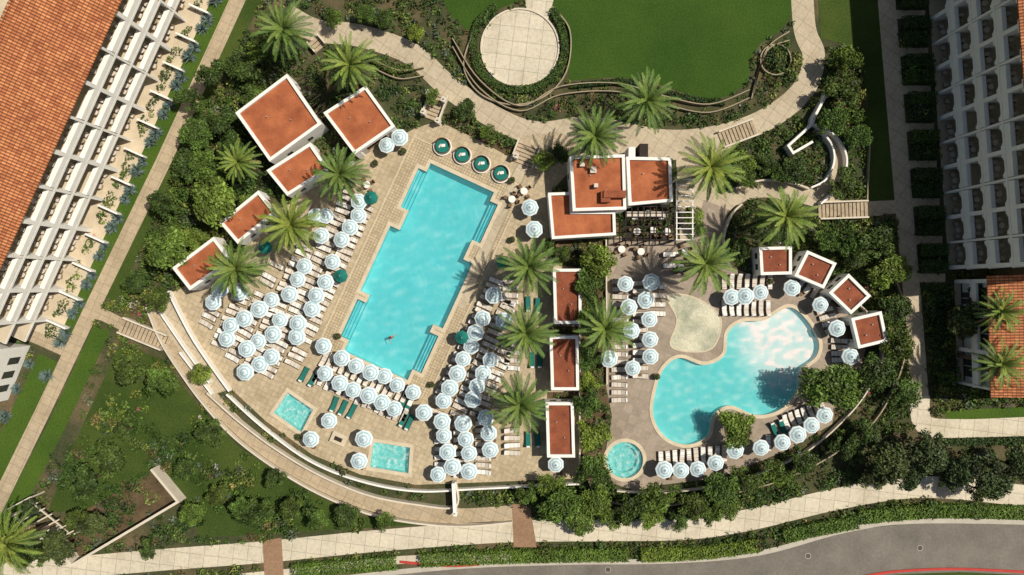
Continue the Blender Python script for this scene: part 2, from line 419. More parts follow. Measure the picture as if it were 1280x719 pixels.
wall('red_kerb',[(1070,722),(1120,714),(1200,711),(1300,716)],3,.14,'red')
wall('red_kerb',[(500,702),(560,707),(600,705)],3,.145,'red')
sheet('planted_island',[(1080,725),(1120,718),(1200,715),(1300,720),(1300,760),(1080,760)],'lawnd',.03,False)
for x,y in ((1010,695),(760,712),(1150,685)):
    mb=MB(); mb.cyl((*W(x,y),.021),.38,.012,'metal',20); mb.cyl((*W(x,y),.034),.3,.006,'frame',20); mb.obj('manhole_cover')
def bed(name,poly,mat='soil',z=.08):
    sheet(name,poly,mat,z,False); fill(poly,False)
bed('planting_bed',[(722,300),(760,300),(757,345),(757,480),(760,520),(752,600),(724,600),(724,335),(722,320)])
bed('planting_bed',[(560,140),(642,186),(636,196),(556,152)],z=.052)
bed('planting_bed',circ(925,312,17,16))
bed('planting_bed',circ(922,537,17,16))
bed('planting_bed',[(645,330),(660,318),(672,332),(662,345)])
bed('planting_bed',[(642,418),(658,405),(673,420),(658,432)])
bed('planting_bed',[(640,500),(652,490),(668,504),(652,518)])
bed('planting_bed',[(690,300),(720,300),(720,333),(690,330)])
bed('planting_bed',[(686,408),(722,408),(722,419),(686,419)])
bed('planting_bed',[(684,490),(722,490),(722,501),(684,501)])
bed('planting_bed',circ(883,333,13,14)); bed('planting_bed',circ(891,212,12,14))
M['pad']=surf('splash_pad_mosaic',(.45,.48,.34),.35,.35,c2=(.72,.67,.50))
pad=smooth([(834,370),(868,372),(900,396),(893,432),(868,440),(838,432),(846,400)],True,6)
sheet('splash_pad',pad,'pad',.075)
wall('splash_pad_edge',pad,1.6,.1,'coping',False,closed=True)
# retaining and garden walls
wall('garden_wall',[(262,490),(300,524),(345,558),(400,591),(460,616),(520,628),(570,631),(570,600)],2,.9,'cream')
wall('garden_wall',[(286,492),(330,532),(388,574),(450,599),(520,612),(600,609),(724,603)],2,.8,'white')
wall('garden_wall',[(186,384),(203,425),(226,462),(255,502),(292,543),(340,580),(397,614),(460,640),(520,652),(580,656),(640,651)],2,.7,'cream')
wall('garden_wall',[(214,364),(246,425),(290,488)],2.4,.9,'white')
wall('garden_wall',[(200,385),(232,432),(265,478)],2,.8,'white')
wall('garden_wall',[(228,440),(268,492)],2,.8,'white')
wall('garden_wall',[(568,600),(570,640)],4,1.6,'white',False)
wall('garden_wall',[(724,335),(724,408),(724,490),(724,602)],1.8,.8,'cream',False)
wall('garden_wall',[(757,300),(758,480)],1.6,.6,'cream',False)
for k,(d,hh) in enumerate(((0,.6),(-10,.7))):
    wall('terrace_wall',[(470,88+d),(500,100+d),(530,96+d)],1.2,hh,'tanwall')
    wall('terrace_wall',[(566,60+d),(600,112+d),(650,140+d*.6),(700,120+d),(770,116+d),(830,132+d),(885,142+d),(935,124+d)],1.2,hh,'tanwall')
for k,off in enumerate((0,11)):
    wall('terrace_wall',[(940-off*.2,118+off*.6),(948,88),(960,62-off*.3),(985,52-off)],1.3,.5,'tanwall')
wall('terrace_wall',circ(968,76,19,24),1.3,.5,'tanwall',False,closed=True)
wall('ramp_wall',[(1030,116),(1012,150),(1010,158),(980,185),(986,194),(1010,180)],3,1.4,'white',False)
wall('ramp_wall',[(1012,158),(1040,172),(1054,200),(1046,232),(1022,256)],2.2,1.0,'white')
wall('ramp_wall',[(1024,168),(1036,184),(1038,205),(1028,226),(1010,236)],2.2,1.0,'white')
wall('ramp_wall',[(925,232),(955,226),(985,229),(1008,237)],2,.8,'cream')
wall('garden_wall',[(905,318),(903,296),(912,270),(925,256)],2,.8,'cream')
wall('garden_wall',[(1058,300),(1098,325),(1122,365),(1130,420),(1120,470),(1090,525),(1040,566),(970,600),(880,622),(810,632),(750,622),(735,600)],1.5,.7,'tanwall')
wall('garden_wall',[(1000,340),(1045,362),(1090,400),(1100,440),(1085,480),(1055,520),(1000,566),(920,600),(830,614),(770,612)],1.5,.8,'cream')
wall('garden_wall',[(1085,180),(1082,250)],1.6,.5,'tanwall',False)
sheet('service_yard',[(198,585),(228,622),(102,698),(74,657)],'soil',.02,False)
wall('yard_wall',[(198,582),(231,622),(100,700),(72,656)],3,1.8,'cream',False)
def stairs(a,b,w,n):
    ax,ay=W(*a);bx,by=W(*b); L=math.hypot(bx-ax,by-ay); an=math.atan2(by-ay,bx-ax); mb=MB()
    for i in range(n):
        t=(i+.5)/n
        mb.box((ax+(bx-ax)*t,ay+(by-ay)*t,.0),(L/n,w*S,.1+.035*i),'pathd',an)
        t=(i+.08)/n
        mb.box((ax+(bx-ax)*t,ay+(by-ay)*t,.1+.035*i),(.07,w*S-.02,.012),'dark',an)
    for s in (-1,1):
        ox,oy=-math.sin(an)*s*(w*S/2+.12),math.cos(an)*s*(w*S/2+.12)
        mb.box(((ax+bx)/2+ox,(ay+by)/2+oy,0),(L,.2,.8),'cream',an)
    o=mb.obj('staircase'); 
    dx,dy=(b[0]-a[0]),(b[1]-a[1]); l=math.hypot(dx,dy); nx,ny=-dy/l*w/2,dx/l*w/2
    fill([(a[0]+nx,a[1]+ny),(b[0]+nx,b[1]+ny),(b[0]-nx,b[1]-ny),(a[0]-nx,a[1]-ny)])
stairs((538,150),(550,118),20,7)
stairs((900,176),(942,160),18,10)
stairs((1022,264),(1082,262),18,13)
stairs((208,428),(154,406),17,12)
stairs((652,206),(662,180),26,6)
stairs((402,62),(392,50),14,3)
# ---------------------------------------------------------------- pavilions
def lerp(a,b,t): return (a[0]+(b[0]-a[0])*t,a[1]+(b[1]-a[1])*t)
def pavilion(name,quad,h,openside=2,roof='roof',par=.28,doors=True,th=.36,mb=None,z0=0.0):
    own=mb is None
    if own: mb=MB()
    q=[W(*p,h) for p in quad]
    sgn=1 if sum(q[i][0]*q[(i+1)%4][1]-q[(i+1)%4][0]*q[i][1] for i in range(4))>0 else -1
    inn=offs(q,sgn*th,True)
    for i in range(4):
        a,b,ai,bi=q[i],q[(i+1)%4],inn[i],inn[(i+1)%4]
        if i==openside:
            mb.prism([a,b,bi,ai],h-.75,h,'white')
            for t0,t1 in ((0,.12),(.88,1)):
                mb.prism([lerp(a,b,t0),lerp(a,b,t1),lerp(ai,bi,t1),lerp(ai,bi,t0)],z0,h-.75,'white')
            for t0,t1 in ((.13,.24),(.76,.87)):
                m1=lerp(lerp(a,b,t0),lerp(ai,bi,t0),.5); m2=lerp(lerp(a,b,t1),lerp(ai,bi,t1),.5)
                mb.face([(*m1,z0+.05),(*m2,z0+.05),(*m2,h-.76),(*m1,h-.76)],'cush')
        else:
            mb.prism([a,b,bi,ai],z0,h,'white')
            if doors:
                for t in (.3,.7):
                    c=lerp(a,b,t); an=math.atan2(b[1]-a[1],b[0]-a[0])
                    mb.box((c[0],c[1],z0+1.3),(.7,.06,.8),'glass',an)
    mb.face([(*p,h-par) for p in inn],roof)
    mb.face([(*p,z0+.085) for p in inn],'wood')
    cx=sum(p[0] for p in q)/4; cy=sum(p[1] for p in q)/4
    an=math.atan2(q[1][1]-q[0][1],q[1][0]-q[0][0])
    mb.box((cx,cy,z0+.09),(1.6,.8,.45),'cush',an)
    for k in range(2):
        t=.3+.4*k; c=lerp(lerp(q[0],q[2],t),lerp(q[1],q[3],.5),.3)
        mb.cyl((c[0],c[1],h-par),.07,.25,'metal',8)
    fill([G(*p,h) for p in quad])
    if own: return mb.obj(name)
lroofs=[[(294,141),(359,92),(402,155),(337,202)],[(404,141),(457,107),(494,158),(443,193)],[(333,213),(388,178),(411,212),(359,245)],[(274,278),(323,238),(345,266),(297,305)],[(215,335),(267,296),(290,326),(237,363)]]
for i,q in enumerate(lroofs): pavilion('cabana_building',q,3.6 if i<2 else 3.1,2 if i in(1,) else 1,'roof')
for q in ([(691,336),(727,336),(727,405),(693,405)],[(687,420),(723,420),(724,488),(689,488)],[(682,503),(717,503),(719,572),(684,572)]):
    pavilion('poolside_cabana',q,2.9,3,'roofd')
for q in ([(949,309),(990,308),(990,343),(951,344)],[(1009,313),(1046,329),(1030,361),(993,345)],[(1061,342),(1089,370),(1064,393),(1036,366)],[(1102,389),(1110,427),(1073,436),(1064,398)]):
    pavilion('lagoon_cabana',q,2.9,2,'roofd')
mb=MB()
for i in range(9):
    a=W(378+i*3.2,98+i*5.0,2.6); mb.box((*a,2.5),(1.7,.1,.12),'dark',math.radians(35))
for p in ((380,96),(394,90),(408,138),(398,145)):
    mb.box((*W(*p,2.6),0),(.12,.12,2.5),'dark')
mb.obj('trellis')
mb=MB()
for i in range(7):
    a=W(22+i*9,630+i*7,2.4); mb.box((*a,2.4),(3.6,.14,.12),'cream',math.radians(28))
for p in ((14,644),(38,622),(66,690),(92,668)): mb.box((*W(*p,2.4),0),(.16,.16,2.25),'cream')
for a,b in (((18,646),(72,688)),((36,626),(88,668))):
    A_,B_=W(*a,2.4),W(*b,2.4); mb.box(((A_[0]+B_[0])/2,(A_[1]+B_[1])/2,2.25),(math.hypot(A_[0]-B_[0],A_[1]-B_[1]),.14,.148),'cream',math.atan2(B_[1]-A_[1],B_[0]-A_[0]))
mb.obj('garden_pergola')
rest=empty('restaurant_building')
for nm,q,h,os_ in (('main_hall',[(712,195),(781,193),(783,262),(716,264)],4.6,2),('bar_wing',[(783,196),(839,197),(841,252),(786,257)],4.0,2),('dining_wing',[(685,241),(768,262),(770,294),(690,299)],3.5,3)):
    mb=MB(); 
    if nm=='dining_wing': q=[(685,241),(715,240),(716,264),(769,264),(770,294),(690,299)]
    if len(q)==4: pavilion(nm,q,h,os_,'roof',mb=mb)
    else:
        w=[W(*p,h) for p in q]
        sgn=1 if sum(w[i][0]*w[(i+1)%6][1]-w[(i+1)%6][0]*w[i][1] for i in range(6))>0 else -1
        inn=offs(w,sgn*.34,True)
        for i in range(6): mb.prism([w[i],w[(i+1)%6],inn[(i+1)%6],inn[i]],0,h,'white')
        for t in tessellate_polygon([[Vector((*p,0)) for p in inn]]): mb.face([(*inn[k],h-.3) for k in t],'roof')
        fill([G(*p,h) for p in q])
    mb.obj(nm,rest)
mb=MB()
for (x,y,sx,sy,sz) in ((768,243,2.8,.9,.9),(757,246,1.2,1.4,.7),(742,212,.8,.8,.5),(728,205,.6,.6,.6),(745,232,.5,.5,.8)):
    mb.box((*W(x,y,4.9),4.31),(sx*.93,sy*.93,sz),'roofd' if sx>1 else 'cush')
mb.box((*W(805,188,3.6),0),(1.0,1.6,3.6),'dark'); mb.box((*W(790,190,3.4),0),(.8,1.2,3.4),'white')
mb.obj('rooftop_units',rest)
mb=MB()
x0,y0=W(782,258,2.8); x1,y1=W(843,300,2.8)
for i in range(9): 
    x=x0+(x1-x0)*i/8; mb.box((x,(y0+y1)/2,2.8),(.09,abs(y1-y0),.14),'dark')
for i in range(6):
    y=y0+(y1-y0)*i/5; mb.box(((x0+x1)/2,y,2.64),(abs(x1-x0),.12,.158),'dark')
for x in (x0,(x0+x1)/2,x1):
    for y in (y0,y1): mb.box((x,y,0),(.16,.16,2.64),'dark')
mb.box(((x0+x1)/2,y0-.8,0),(5.2,.7,1.1),'wood',top='cush')
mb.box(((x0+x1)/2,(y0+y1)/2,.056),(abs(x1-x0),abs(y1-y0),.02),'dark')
mb.obj('pergola',rest)
mb=MB()
x0,y0=W(846,224,2.6); x1,y1=W(866,300,2.6)
for i in range(12):
    y=y0+(y1-y0)*i/11; mb.box(((x0+x1)/2,y,2.6),(abs(x1-x0)+.3,.1,.14),'white')
for x in (x0,x1):
    mb.box((x,(y0+y1)/2,2.44),(.14,abs(y1-y0),.158),'white')
    for y in (y0,(y0+y1)/2,y1): mb.box((x,y,0),(.2,.2,2.44),'white')
mb.obj('white_pergola')
# ---------------------------------------------------------------- hotels
def frame(A,B,flip=1):
    d=Vector((B[0]-A[0],B[1]-A[1],0)); L=d.length; d.normalize()
    y=Vector((-d.y,d.x,0))*flip
    m=Matrix(((d.x,y.x,0,A[0]),(d.y,y.y,0,A[1]),(0,0,1,0),(0,0,0,1)))
    return m,L
def hotel(name,A,B,flip,nst,sh,bay,dep,roofw,arch=False,furn=True,back=18,flatback=False,pt=.3,gw=.7,ph=.75):
    m,L=frame(A,B,flip); root=empty(name,m)
    w=MB();fl=MB();gl=MB();fu=MB();rf=MB()
    ht=nst*sh; nb=int(L/bay)
    w.box((L/2,-dep-.15-back/2,0),(L,back,ht),'white')
    for k in range(nst):
        z=k*sh
        if k: w.box((L/2,-dep/2,z-.28),(L,dep,.28),'white')
        fl.box((L/2,-dep/2,z+.002),(L-.1,dep-.1,.03),'balc')
        for i in range(nb+1):
            w.box((i*bay,-dep/2-.15,z+.03),(.26 if i%2 else .45,dep+.28,sh-.31),'white')
            if i<nb:
                xc=(i+.5)*bay
                ww=bay-.45
                if k:
                    w.box((xc,-pt/2-.02,z+.03),(ww+.04,pt,ph),'white')
                g2=gw*random.choice((1,1,.8,.55))
                gl.box((xc,-dep-.12,z+.05),(ww*g2,.08,2.25),'glass')
                gl.box((xc,-dep-.06,z+.05),(.08,.06,2.25),'white')
                if random.random()<.4: gl.box((xc+ww*g2*.3,-dep-.065,z+.05),(ww*g2*.3,.03,2.2),'cush2')
                if arch:
                    for s in (-1,1):
                        w.box((xc+s*(ww/2-.22),-.22,z+sh-.70),(.44,.3,.40),'white'); w.box((xc+s*(ww/2-.55),-.22,z+sh-.52),(.24,.28,.22),'white')
                if furn and random.random()<.9:
                    fx=xc+random.uniform(-.3,.3); yy=-.55-dep*.25
                    fu.cyl((fx,yy,z+.04),.05,.6,'metal',6); fu.cyl((fx,yy,z+.64),.34,.04,'cush' if random.random()<.5 else 'rattan',12)
                    for s in (-1,1):
                        an=random.uniform(-.4,.4)
                        fu.box((fx+s*.78,yy,z+.04),(.52,.52,.40),'rattan',an,top='cush'); fu.box((fx+s*1.04,yy,z+.44),(.09,.52,.32),'rattan',0)
    w.box((L/2,-dep/2,ht-.28),(L,dep,.28),'white')
    e=.35; rz=ht+.15; rise=roofw*.28
    pts=[(-.6,e,rz),(L+.6,e,rz),(L+.6,e-roofw,rz+rise),(-.6,e-roofw,rz+rise)]
    rf.face(pts,'tiles'); rf.face([(p[0],p[1],p[2]-.16) for p in pts],'white')
    rf.face([(-.6,e,rz-.16),(L+.6,e,rz-.16),(L+.6,e,rz),(-.6,e,rz)],'tiles')
    yb=e-roofw
    if flatback:
        rf.face([(-.6,yb,rz+rise),(L+.6,yb,rz+rise),(L+.6,yb,ht),(-.6,yb,ht)],'white')
    else:
        rf.face([(-.6,yb,rz+rise),(L+.6,yb,rz+rise),(L+.6,yb-roofw,rz),(-.6,yb-roofw,rz)],'tiles')
        yb-=roofw
    n=int(L/.5)
    for i in range(n): rf.box((-.6+(i+.5)*(L+1.2)/n,e-roofw,rz+rise-.04),((L+1.2)/n*.85,.35,.14),'tiles')
    bb=dep+.15+back+yb
    if bb>0: w.box((L/2,yb-bb/2,ht+.003),(L,bb,.1),'balc')
    for o,nm in ((w,'walls'),(fl,'balcony_floors'),(gl,'windows'),(fu,'balcony_furniture'),(rf,'roof')): 
        if o.v: o.obj(nm,root)
    return m,L
def lb(y): return (245-.451*y,y)
A=W(*lb(-160)); B=W(*lb(425))
hotel('hotel_building',A,B,1,4,3.15,4.1,2.5,8.6,flatback=True,pt=.55,gw=.6)
fill([lb(-160),lb(425),(-200,425),(-200,-160)])
def rb(y): return (1160+.076*y,y)
A=W(*rb(-160)); B=W(*rb(338))
hotel('hotel_building',A,B,-1,4,3.7,3.1,2.6,6,arch=True,pt=.5,gw=.55,ph=.9)
fill([rb(-160),rb(340),(1500,340),(1500,-160)])
A=W(1192,352); B=W(1196,480)
hotel('hotel_wing',A,B,-1,2,3.2,4.2,.9,6.5,back=12,furn=False)
fill([(1190,350),(1200,482),(1500,482),(1500,350)])
mbq=MB(); q=[W(*p) for p in ((-80,415),(38,432),(10,500),(-80,480))]
mbq.prism(q,0,6,'white',top='cream'); mbq.prism([lerp(q[0],q[2],.04),lerp(q[1],q[3],.04),lerp(q[2],q[0],.04),lerp(q[3],q[1],.04)],6.02,6.1,'balc')
for t in (.25,.5,.75):
    c=lerp(q[1],q[2],t); mbq.box((c[0],c[1],1),(.9,.12,1.8),'glass',math.atan2(q[2][1]-q[1][1],q[2][0]-q[1][0]))
mbq.obj('hotel_annex')
fill([(-80,415),(38,432),(10,500),(-80,480)])
ribbon('patio',[(lb(-100)[0]+7,-100),(lb(420)[0]+7,420)],22,'balc',.028,False,False)
mb=MB(); agaves=[]
for i in range(13):
    y=-25+i*35.5; x=lb(y)[0]
    a=W(x+2,y); mb.box((a[0]+1.0,a[1]-.4,0),(2.6,.22,1.0),'white',-.42)
    agaves.append((x+20,y+14)); 
    agaves.append((x+13,y+26))
mb.obj('patio_walls')
hedges=[]
for y in range(-20,335,47):
    x=rb(y)[0]
    hedges.append(((x-38,y+4),(x-4,y+4),15)); hedges.append(((x-38,y+24),(x-6,y+24),15))
    sheet('patio_path',[(x-42,y+33),(x-2,y+33),(x-2,y+44),(x-42,y+44)],'path',.026)
# ---------------------------------------------------------------- foliage
def quad_mesh(name,V,C,mat='leaf'):
    n=len(V); me=bpy.data.meshes.new(name)
    me.vertices.add(n*4); me.vertices.foreach_set('co',V.reshape(-1).astype(np.float32))
    me.loops.add(n*4); me.loops.foreach_set('vertex_index',np.arange(n*4,dtype=np.int32))
    me.polygons.add(n); me.polygons.foreach_set('loop_start',np.arange(0,n*4,4,dtype=np.int32))
    me.polygons.foreach_set('loop_total',np.full(n,4,dtype=np.int32))
    me.update(calc_edges=True)
    at=me.attributes.new('Col','FLOAT_COLOR','FACE')
    c=np.ones((n,4),np.float32); c[:,:3]=C; at.data.foreach_set('color',c.reshape(-1))
    me.materials.append(M[mat]); return me
def nrm(a): return a/np.maximum(np.linalg.norm(a,axis=-1,keepdims=True),1e-9)
def leaves(c,nrmv,s,asp=.5,jit=.8):
    n=len(c); N=nrm(nrmv+rng.normal(0,jit,(n,3)))
    T=nrm(np.cross(N,rng.normal(0,1,(n,3)))); B=np.cross(N,T)
    s=s[:,None]
    return np.stack([c-T*s,c-B*s*asp,c+T*s,c+B*s*asp],1)
PAL=np.array([(.026,.056,.012),(.040,.080,.014),(.060,.105,.018),(.092,.135,.024),(.14,.165,.038),(.085,.11,.07),(.11,.085,.035)])*1.12
def bushes(name,ctr,rad,hgt,cols,K=75,leaf=.17,z0=0.0,jit=.8):
    ctr=np.array(ctr,float);rad=np.array(rad,float);hgt=np.array(hgt,float);cols=np.array(cols,float)
    cnt=np.maximum(8,(rad**2*K*(.6+.7*hgt/rad)).astype(int)); idx=np.repeat(np.arange(len(cnt)),cnt); n=len(idx)
    d=rng.normal(0,1,(n,3)); d[:,2]=np.abs(d[:,2]); d=nrm(d)
    ph=rng.uniform(0,6.28,len(cnt))[idx]; az=np.arctan2(d[:,1],d[:,0])
    l=1+.16*np.sin(3*az+ph)+.10*np.sin(7*az-ph*2)
    r=rng.uniform(.62,1.04,n)*l
    p=np.empty((n,3)); p[:,0]=ctr[idx,0]+d[:,0]*rad[idx]*r; p[:,1]=ctr[idx,1]+d[:,1]*rad[idx]*r; p[:,2]=z0+d[:,2]*hgt[idx]*rng.uniform(.65,1.05,n)+.03
    c=cols[idx]*rng.uniform(.55,1.5,(n,1))
    V=leaves(p,d,leaf*rng.uniform(.6,1.4,n),.5,jit)
    o=bpy.data.objects.new(name,quad_mesh(name,V,c)); COL.objects.link(o); return o
dist=np.zeros(MASK.shape); cur=MASK.copy()
for k in range(14):
    dist[~cur]+=1
    g=cur.copy(); g[1:]|=cur[:-1]; g[:-1]|=cur[1:]; g[:,1:]|=cur[:,:-1]; g[:,:-1]|=cur[:,1:]; cur=g
def D(px,py):
    i=int(py)+PAD;j=int(px)+PAD
    if i<0 or j<0 or i>=MH or j>=MW: return 14
    return dist[i,j]
def zone(x,y):
    if x<330 and 60<y<390 and x>150: return .95,1.2,(4,5,4,2,1,.3,.1)
    if x<560 and y>430 and y<672: return .27,1.0,(3,3,3,2,1,1.2,1.0)
    if x<250 and y>640: return .6,1.1,(3,3,2,2,1,1,1)
    if y<145 and x<960: return .8,.8,(3,3,3,2,1.4,1.6,.8)
    if x>1020 and y<500: return .93,1.1,(4,5,4,1.5,.6,.4,.2)
    if y>600: return .9,1.15,(2,4,4,4,1.5,.3,.3)
    if x>1000 and y>540: return .5,1.0,(3,3,3,1,.6,1,3)
    return .92,.95,(2,4,4,3,1.3,.5,.3)
groups={}
sp=7.5
for iy in range(int((719+120)/sp)):
    for ix in range(int((1280+120)/sp)):
        x=-60+(ix+random.random())*sp; y=-60+(iy+random.random())*sp
        d=D(x,y)
        if d<2.5: continue
        dn,sz,wt=zone(x,y)
        if dn<.4:
            dn*=2.4*max(0,math.sin(x*.045+1.3)*math.sin(y*.06+x*.01)+.5)
        if random.random()>dn: continue
        r=min(random.choice((4,5,6,7,9))*sz,d+1.2)*S
        wt=np.array(wt); 
        hsh=(math.sin(x*.021+y*.013)+math.sin(y*.037-x*.017+2))*1.4
        wt=wt*np.exp(-((np.arange(7)-3-hsh)**2)/14)
        ci=rng.choice(7,p=wt/wt.sum())
        hh=r*random.uniform(.8,1.5)
        c=PAL[ci]*random.uniform(.7,1.4)
        if random.random()<.02: c=np.array(random.choice([(.35,.10,.12),(.45,.35,.12),(.4,.38,.34)])); r*=.6; hh*=.6
        groups.setdefault((int((x+60)//350),int((y+60)//300)),[]).append((*W(x,y),r,hh,c))
for k,g in groups.items():
    bushes('shrub_mass',[(a[0],a[1]) for a in g],[a[2] for a in g],[a[3] for a in g],[a[4] for a in g],K=72,leaf=.165)
def hedge(name,pts,w,h,col,K=120):
    p=smooth(pts) if len(pts)>2 else pts
    V=[];C=[]
    for i in range(len(p)-1):
        a=np.array(W(*p[i]));b=np.array(W(*p[i+1])); L=np.linalg.norm(b-a)
        if L<1e-6: continue
        t=(b-a)/L; nn=np.array((-t[1],t[0])); ww=w*S
        n=int(L*(ww+2*h*.6)*K)
        s=rng.uniform(0,1,n); u=rng.uniform(-1,1,n)
        side=rng.uniform(0,1,n)<(1.2*h/(ww+1.2*h))
        u=np.where(side,np.sign(u)*rng.uniform(.84,1.08,n),u); z=np.where(side,rng.uniform(0,h,n),h*rng.uniform(.8,1.1,n))
        xy=a+np.outer(s*L,t)+np.outer(u*ww/2,nn)
        nv=np.zeros((n,3)); nv[:,2]=np.where(side,.2,1); nv[:,:2]+=np.where(side,np.sign(u),0)[:,None]*nn
        V.append(leaves(np.column_stack([xy,z]),nv,.115*rng.uniform(.6,1.4,n),.55,.6)); C.append(np.array(col)*rng.uniform(.8,1.25)*rng.uniform(.55,1.45,(n,1)))
    V=np.concatenate(V);C=np.concatenate(C)
    o=bpy.data.objects.new(name,quad_mesh(name,V,C)); COL.objects.link(o)
hb=(.10,.165,.022); hd=(.038,.072,.014)
for pts in ([(367,711),(430,706),(497,701)],[(525,698),(650,693),(785,691)],[(800,692),(880,688),(947,679)],[(977,669),(1020,659),(1070,650)],[(1070,645),(1170,637),(1300,640)]):
    hedge('clipped_hedge',pts,16,.9,hb)
hedge('clipped_hedge',[(1170,552),(1300,549)],8,.9,hd)
for a,b,w in hedges: hedge('clipped_hedge',[a,b],w,1.1,hd,110)
hedge('clipped_hedge',[(620,8),(598,30),(592,62),(604,95),(640,113),(680,105),(704,75),(703,40),(690,12)],9,.6,(.05,.09,.015))
hedge('clipped_hedge',[(462,70),(490,88),(518,85)],9,.7,(.06,.10,.02))
hedge('clipped_hedge',[(715,108),(790,104),(850,122),(905,130)],6,.6,(.03,.06,.012))
bushes('round_shrub',[W(968,76)],[1.8],[1.5],[(.03,.06,.012)],K=160,leaf=.13)
mbv=[];mbc=[]
for (x,y) in agaves+[(38,455),(22,486),(8,520),(60,470)]:
    cx,cy=W(x,y); R=random.uniform(.8,1.2)
    for k in range(52):
        a=random.uniform(0,6.28); e=random.uniform(.1,1.3); d=np.array((math.cos(a)*math.cos(e),math.sin(a)*math.cos(e),math.sin(e)))
        t=np.array((-math.sin(a),math.cos(a),0))*.1; c=np.array((cx,cy,.05)); q=c+d*R*.45
        mbv.append([c-t*.4,q-t,c+d*R+np.array((0,0,-.1)),q+t]); mbc.append(np.array((.12,.17,.155))*random.uniform(.7,1.3))
o=bpy.data.objects.new('agave_bed',quad_mesh('agave_bed',np.array(mbv),np.array(mbc))); COL.objects.link(o)
# ---------------------------------------------------------------- palms
def trunk_quads(h,r0,r1,col,n=10,lean=(0,0),seg=8,z0=0):
    V=[];C=[]
    for s in range(seg):
        ta,tb=s/seg,(s+1)/seg
        for k in range(n):
            a,b=2*math.pi*k/n,2*math.pi*(k+1)/n
            pts=[]
            for t,an in ((ta,a),(ta,b),(tb,b),(tb,a)):
                r=r0+(r1-r0)*t; pts.append((lean[0]*t+r*math.cos(an),lean[1]*t+r*math.sin(an),z0+h*t))
            V.append(pts); C.append(np.array(col)*(1 if s%2 else .75)*random.uniform(.85,1.15))
    return V,C
def palm_mesh(name,h=7.2,R=3.0,nf=50,seed=1):
    random.seed(seed)
    V,C=trunk_quads(h,.32,.24,(.16,.12,.08),12,seg=14)
    v,c=trunk_quads(.7,.3,.5,(.17,.11,.05),12,seg=3,z0=h-.6); V+=v;C+=c
    for k in range(nf):
        az=k*2.39996+random.uniform(-.18,.18); f=k/nf
        el=math.radians(78-f*98+random.uniform(-7,7)); L=R*(.92+.28*math.sin(f*3.0))*random.uniform(.85,1.12)
        base=np.array((0,0,h+.1-.25*f)); p=base.copy(); ns=13; e=el; pts=[p.copy()]
        for s in range(ns):
            e-=math.radians(2.2+5.0*(s/ns)*(1.2 if f<.8 else .5))
            p=p+np.array((math.cos(az)*math.cos(e),math.sin(az)*math.cos(e),math.sin(e)))*L/ns; pts.append(p.copy())
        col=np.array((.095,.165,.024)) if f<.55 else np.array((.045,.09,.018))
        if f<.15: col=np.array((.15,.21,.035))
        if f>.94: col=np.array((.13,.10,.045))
        side=np.array((-math.sin(az),math.cos(az),0))
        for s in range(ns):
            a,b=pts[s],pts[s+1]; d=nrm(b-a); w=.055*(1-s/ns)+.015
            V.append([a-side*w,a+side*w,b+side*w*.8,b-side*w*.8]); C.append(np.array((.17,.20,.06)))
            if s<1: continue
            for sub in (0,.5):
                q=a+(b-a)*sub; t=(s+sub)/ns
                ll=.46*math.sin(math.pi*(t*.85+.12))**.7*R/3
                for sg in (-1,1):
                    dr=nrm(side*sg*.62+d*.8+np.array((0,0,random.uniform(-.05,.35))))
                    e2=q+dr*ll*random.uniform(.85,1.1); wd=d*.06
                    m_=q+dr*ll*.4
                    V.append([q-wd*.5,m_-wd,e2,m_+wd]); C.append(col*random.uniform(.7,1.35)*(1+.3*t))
    return quad_mesh(name,np.array([[tuple(x) for x in q] for q in V]),np.array(C))
palms=[palm_mesh('palm_mesh',7.2,3.0,48,s) for s in (1,2,3,4)]
def put_palm(px,py,rpx=32,h=7.2):
    me=random.choice(palms)
    k=(rpx*S*(1-h/H))/3.0*1.08
    x,y=W(px,py,h); inst('palm_tree',me,x,y,0,random.uniform(0,6.28),(k,k,h/7.2),(random.uniform(-.05,.05),random.uniform(-.05,.05)))
for p in ((352,35,34),(438,85,32),(297,202,24,5.5),(423,220,33),(363,280,36),(297,340,34),(745,170,33),(806,130,35),(891,210,37),(985,270,35),(883,333,36),(661,330,35),(658,420,34),(755,412,34),(651,503,36),(12,682,38),(1250,452,28),(1252,388,26)):
    put_palm(*p)
